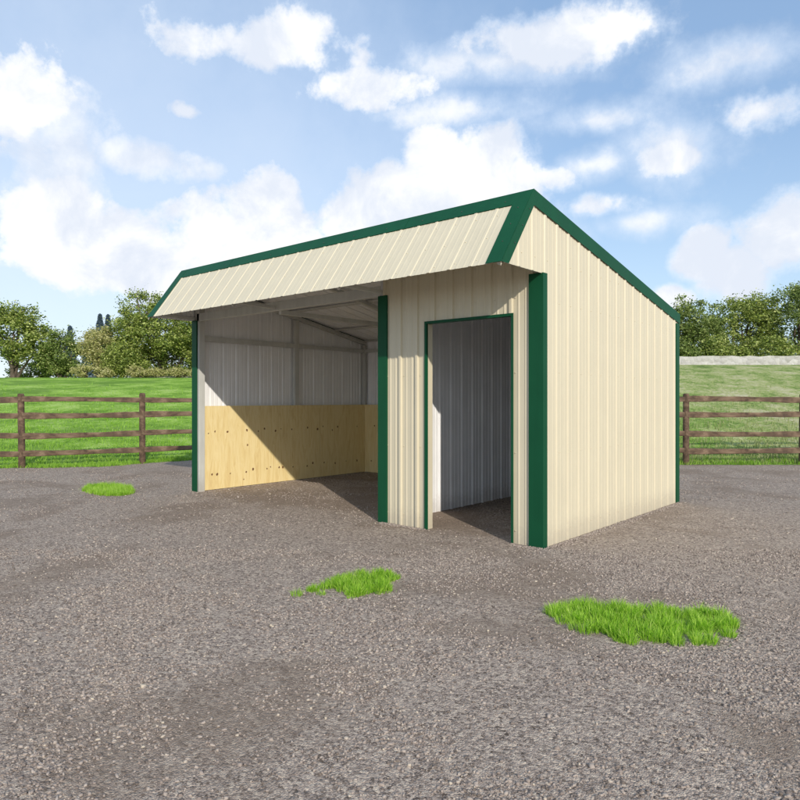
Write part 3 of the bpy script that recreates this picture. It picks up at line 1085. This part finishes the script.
# ------------------------------------------------------------------ loose gravel
def gravel():
    r = np.random.default_rng(77)
    parts = []
    for d0, d1, n, s0, s1 in ((1.3, 3.4, 60000, .0024, .0085), (3.4, 6.0, 60000, .0034, .0090), (6.0, 13.0, 40000, .0050, .0100)):
        d = np.sqrt(r.uniform(d0 ** 2, d1 ** 2, n))
        a = r.uniform(-.80, .80, n) * d
        P = np.array([CX, CY]) + a[:, None] * Rv + d[:, None] * Fv
        # loose chips gather in drifts
        f = (np.sin(P[:, 0] * 2.1 + 1.3 * np.sin(P[:, 1] * 1.7)) * np.cos(P[:, 1] * 2.6 + np.sin(P[:, 0] * 1.1)) + .6 * np.sin(P[:, 0] * 7.3 + P[:, 1] * 5.1) * np.sin(P[:, 1] * 8.7 - P[:, 0] * 3.3))
        keep = r.uniform(0, 1, n) < np.clip(.36 + .55 * f, .08, 1)
        P = P[keep]; s = np.exp(r.uniform(np.log(s0), np.log(s1), len(P))) * np.where(r.uniform(0, 1, len(P)) < .03, 1.5, 1)
        parts.append(np.column_stack([P, s]))
    # chips kicked up against the foot of the walls and posts
    for (x0, y0, x1, y1, ox, oy, k) in ((0.012, 0, 0.012, D, 1, 0, 2600), (BAYX, -.012, DX0, -.012, 0, -1, 700), (DX1, -.012, 0, -.012, 0, -1, 420), (-L - .01, -.02, -L + .2, -.02, 0, -1, 160), (-L + .15, .13, -L + .15, D - .1, 1, 0, 900)):
        t = r.uniform(0, 1, k); e = r.exponential(.022, k)
        parts.append(np.column_stack([x0 + (x1 - x0) * t + ox * e, y0 + (y1 - y0) * t + oy * e, r.uniform(.003, .010, k)]))
    Q = np.vstack(parts); n = len(Q)
    base = np.array([(x, y, z) for z in (-1, 1) for x, y in ((-1, -1), (1, -1), (1, 1), (-1, 1))], float)
    V = np.repeat(base[None], n, 0)
    V[:, 4:, :2] *= r.uniform(.35, .8, (n, 4, 2))
    V += r.uniform(-.28, .28, V.shape)
    V *= np.stack([r.uniform(.7, 1.5, n), r.uniform(.5, 1.0, n), r.uniform(.3, .7, n)], 1)[:, None, :]
    th = r.uniform(0, 2 * np.pi, n); c, s_ = np.cos(th), np.sin(th)
    ti = r.uniform(-.45, .45, n)
    z = V[:, :, 2] + V[:, :, 0] * ti[:, None]
    x = V[:, :, 0] * c[:, None] - V[:, :, 1] * s_[:, None]
    y = V[:, :, 0] * s_[:, None] + V[:, :, 1] * c[:, None]
    V = np.stack([x, y, z], 2) * Q[:, 2][:, None, None]
    V[:, :, :2] += Q[:, None, :2]
    V[:, :, 2] += (Q[:, 2] * .25)[:, None]
    q = np.array([(0, 3, 2, 1), (4, 5, 6, 7), (0, 1, 5, 4), (1, 2, 6, 5), (2, 3, 7, 6), (3, 0, 4, 7)])
    F = (np.arange(n) * 8)[:, None, None] + q[None]
    o = np_mesh('gravel', V.reshape(-1, 3), F.reshape(-1, 4), M_STONE)
    tag(o, 'loose grey brown gravel chips scattered over the yard', 'gravel', kind='stuff')


gravel()

# ------------------------------------------------------------------ low stone wall along the top of the pasture
def crest_wall():
    ps = np.linspace(128, 1250, 120)
    A = []; 
    r = np.random.default_rng(3)
    for p in ps:
        s = smooth((p - 180) / 480.0)
        d = 46.3 * (1 - s) + 29.3 * s
        w = W((p - 400) / 666.56 * d, d); w2 = W((p - 400) / 666.56 * (d + .45), d + .45)
        h = (.24 * (1 - s) + .44 * s) + r.uniform(-.03, .03)
        zb = float(field_h(p, d)) - .05
        A.append((w, w2, zb, zb + h))
    mb = MB()
    for (w, w2, z0, z1), (v, v2, y0, y1) in zip(A[:-1], A[1:]):
        mb.face([(w[0], w[1], z0), (v[0], v[1], y0), (v[0], v[1], y1), (w[0], w[1], z1)])
        mb.face([(w[0], w[1], z1), (v[0], v[1], y1), (v2[0], v2[1], y1), (w2[0], w2[1], z1)])
        mb.face([(w2[0], w2[1], z1), (v2[0], v2[1], y1), (v2[0], v2[1], y0), (w2[0], w2[1], z0)])
    for i in (0, -1):
        w, w2, z0, z1 = A[i]
        mb.face([(w[0], w[1], z0), (w2[0], w2[1], z0), (w2[0], w2[1], z1), (w[0], w[1], z1)])
    o = mb.build('stone_wall', M_WALLSTONE)
    tag(o, 'low pale grey stone wall at the top of the pasture below the trees', 'wall')


crest_wall()

# ------------------------------------------------------------------ trees
def limb(mb, A, B, r0, r1, n=7, segs=4, wob=.12, seed=0):
    rnd = random.Random(seed)
    A = Vector(A); B = Vector(B)
    prev = None
    ln = (B - A).length
    for i in range(segs + 1):
        t = i / segs
        c = A.lerp(B, t)
        if 0 < i < segs:
            c += Vector((rnd.uniform(-1, 1), rnd.uniform(-1, 1), rnd.uniform(-.5, .5))) * wob * ln * .35
        r = r0 + (r1 - r0) * t
        ring = [(c.x + r * math.cos(2 * math.pi * k / n), c.y + r * math.sin(2 * math.pi * k / n), c.z) for k in range(n)]
        if prev:
            for k in range(n):
                k2 = (k + 1) % n
                mb.face([prev[k], prev[k2], ring[k2], ring[k]])
        prev = ring
    mb.face(prev)


def tree(name, label, cat, p, d, blobs, nclump, nleaf, leaf, material, seed, stems=3, group=None, sig=.26, spray=0.0):
    """p: bearing, d: distance; blobs: (right, away, height, rx, ry, rz) ellipsoids in metres"""
    r = np.random.default_rng(seed)
    w = W((p - 400) / 666.56 * d, d)
    z0 = float(field_h(p, d)) if d < 400 else 0
    root = thing(name, label, cat, (w[0], w[1], z0), group)
    B = np.array(blobs, float)
    # local axes -> world
    def loc(a, b, z): 
        q = Rv * a + Fv * b
        return np.array([q[0], q[1], z])
    mb = MB()
    o0 = Vector(root.location)
    for k in range(stems):
        an = 2 * math.pi * k / max(1, stems) + seed
        b = B[k % len(B)]
        base = Vector((.14 * math.cos(an), .14 * math.sin(an), -.1)) if stems > 1 else Vector((0, 0, -.1))
        end = Vector(loc(b[0], b[1], b[2]))
        if stems > len(B): end += Vector((math.cos(an), math.sin(an), 0)) * b[3] * .4
        limb(mb, o0 + base, o0 + end, .11 + .012 * end.z, .035, seed=seed + k)
    for i, b in enumerate(B):
        c = Vector(loc(b[0], b[1], b[2]))
        start = Vector((0, 0, max(.3, c.z * .35)))
        limb(mb, o0 + start, o0 + c, .07, .03, seed=seed + 40 + i)
        for q in range(7):
            v = r.normal(0, 1, 3); v /= np.linalg.norm(v)
            e = c + Vector(loc(v[0] * b[3] * .8, v[1] * b[4] * .8, v[2] * b[5] * .8))
            limb(mb, o0 + c, o0 + e, .028, .008, n=5, segs=3, seed=seed + 90 + i * 9 + q)
    mb.build('trunk', M_BARK, root, True)
    vol = B[:, 3] * B[:, 4] * B[:, 5]
    cnt = np.maximum(3, (nclump * vol / vol.sum())).astype(int)
    Pl = []
    for b, c in zip(B, cnt):
        v = r.normal(0, 1, (c, 3)); v /= np.linalg.norm(v, axis=1)[:, None]
        rad = r.uniform(.25, 1, c) ** .45 * (1 + spray * r.uniform(0, 1, c) ** 4)
        v *= rad[:, None]
        lc = np.stack([b[0] + v[:, 0] * b[3], b[1] + v[:, 1] * b[4], b[2] + v[:, 2] * b[5]], 1)
        Pl.append(lc)
    C_ = np.vstack(Pl)
    per = max(4, int(nleaf / len(C_)))
    sg = sig * r.uniform(.5, 1.25, len(C_))
    L_ = np.repeat(C_, per, 0) + r.normal(0, 1, (len(C_) * per, 3)) * np.repeat(sg, per)[:, None] * np.array([1, 1, .75])
    L_ = L_[L_[:, 2] > .05]
    n = len(L_)
    P = np.zeros((n, 3)); P[:, :2] = L_[:, 0:1] * Rv + L_[:, 1:2] * Fv; P[:, 2] = L_[:, 2]
    u = r.normal(0, 1, (n, 3)); u[:, 2] *= .6; u /= np.linalg.norm(u, axis=1)[:, None]
    q = r.normal(0, 1, (n, 3)); v = np.cross(u, q); v /= np.linalg.norm(v, axis=1)[:, None]
    s = leaf * r.uniform(.6, 1.35, n)[:, None]
    nn = np.cross(u, v)
    V = np.stack([P - u * s * .5, P + v * s * .28 + nn * s * .06, P + u * s * .5, P - v * s * .28 + nn * s * .06], 1).reshape(-1, 3)
    F = (np.arange(n) * 4)[:, None] + np.array([[0, 1, 2, 3]])
    np_mesh('crown', V, F, material, parent=root)
    return root


# the big many-stemmed tree left of the shed
tree('field_tree', 'large olive green many-stemmed tree with ragged top, beside the left end of the shed', 'tree', 165, 50,
     [(0, 0, 3.6, 3.2, 2.8, 2.1), (-2.2, .2, 2.9, 1.9, 2.0, 1.8), (2.6, .3, 3.2, 2.4, 2.2, 2.0), (-1.3, 0, 5.0, 1.2, 1.1, .8), (-2.1, 0, 6.15, .75, .7, .55), (-1.2, .2, 6.0, .7, .8, .5), (0.2, 0, 5.6, 1.1, 1.2, .8), (-2.9, 0, 4.4, 1.1, 1.0, .8), (-3.0, .2, 3.0, 1.5, 1.3, 1.4), (3.6, .2, 4.4, 1.6, 1.6, 1.2), (1.2, .2, 1.6, 2.6, 1.6, 1.0), (-1.5, .2, 1.3, 1.8, 1.4, .9)],
     520, 60000, .155, M_LEAF, 101, stems=5, spray=.35)
tree('shrub', 'rounded pale yellow green shrub left of the large tree', 'shrub', 101, 49,
     [(0, 0, 2.3, 1.35, 1.3, 1.5), (.6, .2, 1.2, 1.2, 1.1, 1.0)], 120, 14000, .13, M_LEAF3, 102, stems=3)
tree('shrub', 'mid green shrub in front of the big tree’s left side', 'shrub', 120, 47.5,
     [(0, 0, 1.3, 1.1, 1.0, 1.1), (.8, .2, .9, .9, .9, .8)], 110, 12000, .13, M_LEAF, 103, stems=3)
tree('shrub', 'dark olive bushy shrub second from the left edge', 'shrub', 62, 50,
     [(0, 0, 1.9, 1.6, 1.4, 1.7), (-1.0, .2, 1.5, 1.3, 1.2, 1.3)], 110, 10000, .18, M_LEAF2, 104, stems=3)
tree('field_tree', 'olive tree with open crown at the left edge beyond the fence', 'tree', 14, 50,
     [(0, 0, 3.4, 2.3, 2.0, 1.9), (-1.6, 0, 4.4, 1.3, 1.2, 1.0), (1.6, 0, 2.4, 1.5, 1.4, 1.4), (.7, 0, 4.9, .9, .9, .7)], 190, 15000, .19, M_LEAF, 105, stems=4, spray=.3)
for i, (p, s, lab) in enumerate(((140, .8, 'low pale bush under the left of the large tree'), (176, .55, 'low pale bush under the right of the large tree near the stone wall'), (86, .8, 'low pale bush at the foot of the yellow shrub'))):
    tree('low_bush', lab, 'bush', p, 46.2, [(0, 0, .4 * s + .1, 1.3 * s, .6, .5 * s), (1.1, 0, .3, .9 * s, .6, .42 * s)], 40, 3500, .12, M_LEAF3, 120 + i, stems=2, sig=.13)
for i, (p, lab) in enumerate(((150, 'low olive bush behind the trunk of the large tree'), (196, 'low olive bush just left of the shed end post, behind the large tree'), (30, 'low olive bush under the open tree at the left edge'))):
    tree('low_bush', lab, 'bush', p, 53, [(0, 0, .7, 2.0, .8, .8), (1.6, 0, .6, 1.4, .8, .7)], 60, 5000, .17, M_LEAF, 125 + i, stems=2, sig=.2)

# trees at the right beyond the bank
RT = [(640, 36, 'leafy mid green tree peeping over the low end of the shed roof', [(0, 0, 1.9, 1.7, 1.5, 1.7)], 131, M_LEAF2),
      (692, 36, 'leafy mid green tree just right of the shed above the stone wall', [(0, 0, 2.0, 1.5, 1.4, 1.75), (-.7, 0, 2.6, 1.0, 1.0, .95), (.9, 0, 1.5, 1.1, 1.0, 1.4)], 132, M_LEAF2),
      (742, 37, 'olive green rounded tree second from the right edge above the stone wall', [(0, 0, 2.3, 1.7, 1.6, 1.9), (.9, 0, 3.3, 1.0, 1.0, .9)], 133, M_LEAF),
      (800, 36, 'tall mid green tree at the right edge above the stone wall', [(0, 0, 2.4, 1.9, 1.6, 2.2), (.6, 0, 4.1, 1.2, 1.1, 1.0)], 134, M_LEAF2)]
for p, d, lab, bl, sd_, mt in RT:
    tree('bank_tree', lab, 'tree', p, d, bl, 200, 20000, .125, mt, sd_, stems=4, spray=.22, sig=.22)
for i, (p, lab) in enumerate(((668, 'small shrub against the back wall corner of the shed, beyond the bank'), (716, 'small light shrub between two trees above the stone wall'), (772, 'small light shrub near the right edge above the stone wall'))):
    tree('bank_shrub', lab, 'shrub', p, 33.5, [(0, 0, .8, 1.0, .8, .85), (.7, 0, .6, .8, .7, .6)], 70, 5500, .13, M_LEAF if i else M_LEAF2, 140 + i, stems=3, sig=.17)


def conifer(p, d, h, rad, seed, label):
    r = np.random.default_rng(seed)
    w = W((p - 400) / 666.56 * d, d)
    root = thing('conifer', label, 'tree', (w[0], w[1], 2.6), 'distant conifers behind the pasture')
    o0 = Vector(root.location)
    mb = MB(); limb(mb, o0, o0 + Vector((0, 0, h)), .35, .04, segs=3, wob=0)
    mb.build('trunk', M_BARK, root)
    n = 9000
    t = r.uniform(.04, 1, n) ** .8
    tier = .75 + .25 * np.abs(np.sin(t * 34))
    rr = rad * (1 - t) * tier * r.uniform(.2, 1, n) ** .5 + .12
    an = r.uniform(0, 2 * np.pi, n)
    P = np.stack([rr * np.cos(an), rr * np.sin(an), h * t - .25 * rr], 1)
    u = np.stack([np.cos(an), np.sin(an), -.35 * np.ones(n)], 1)
    v = np.stack([-np.sin(an), np.cos(an), r.uniform(-.5, .5, n)], 1)
    s = .55 * r.uniform(.6, 1.3, n)[:, None]
    V = np.stack([P - u * s * .6, P + v * s * .3, P + u * s * .6, P - v * s * .3], 1).reshape(-1, 3)
    F = (np.arange(n) * 4)[:, None] + np.array([[0, 1, 2, 3]])
    np_mesh('crown', V, F, M_LEAF4, parent=root)


for i, (p, d, h, rd_, lab) in enumerate(((100, 150, 18.0, 4.2, 'taller blue grey distant conifer just left of the large tree'),
                                        (108, 156, 18.6, 3.6, 'blue grey distant conifer half hidden by the large tree'),
                                        (88, 160, 14.5, 3.0, 'shorter blue grey distant conifer above the dark olive shrub'),
                                        (70, 152, 15.5, 3.2, 'blue grey distant conifer between the left tree and the shrubs'))):
    conifer(p, d, h, rd_, 160 + i, lab)
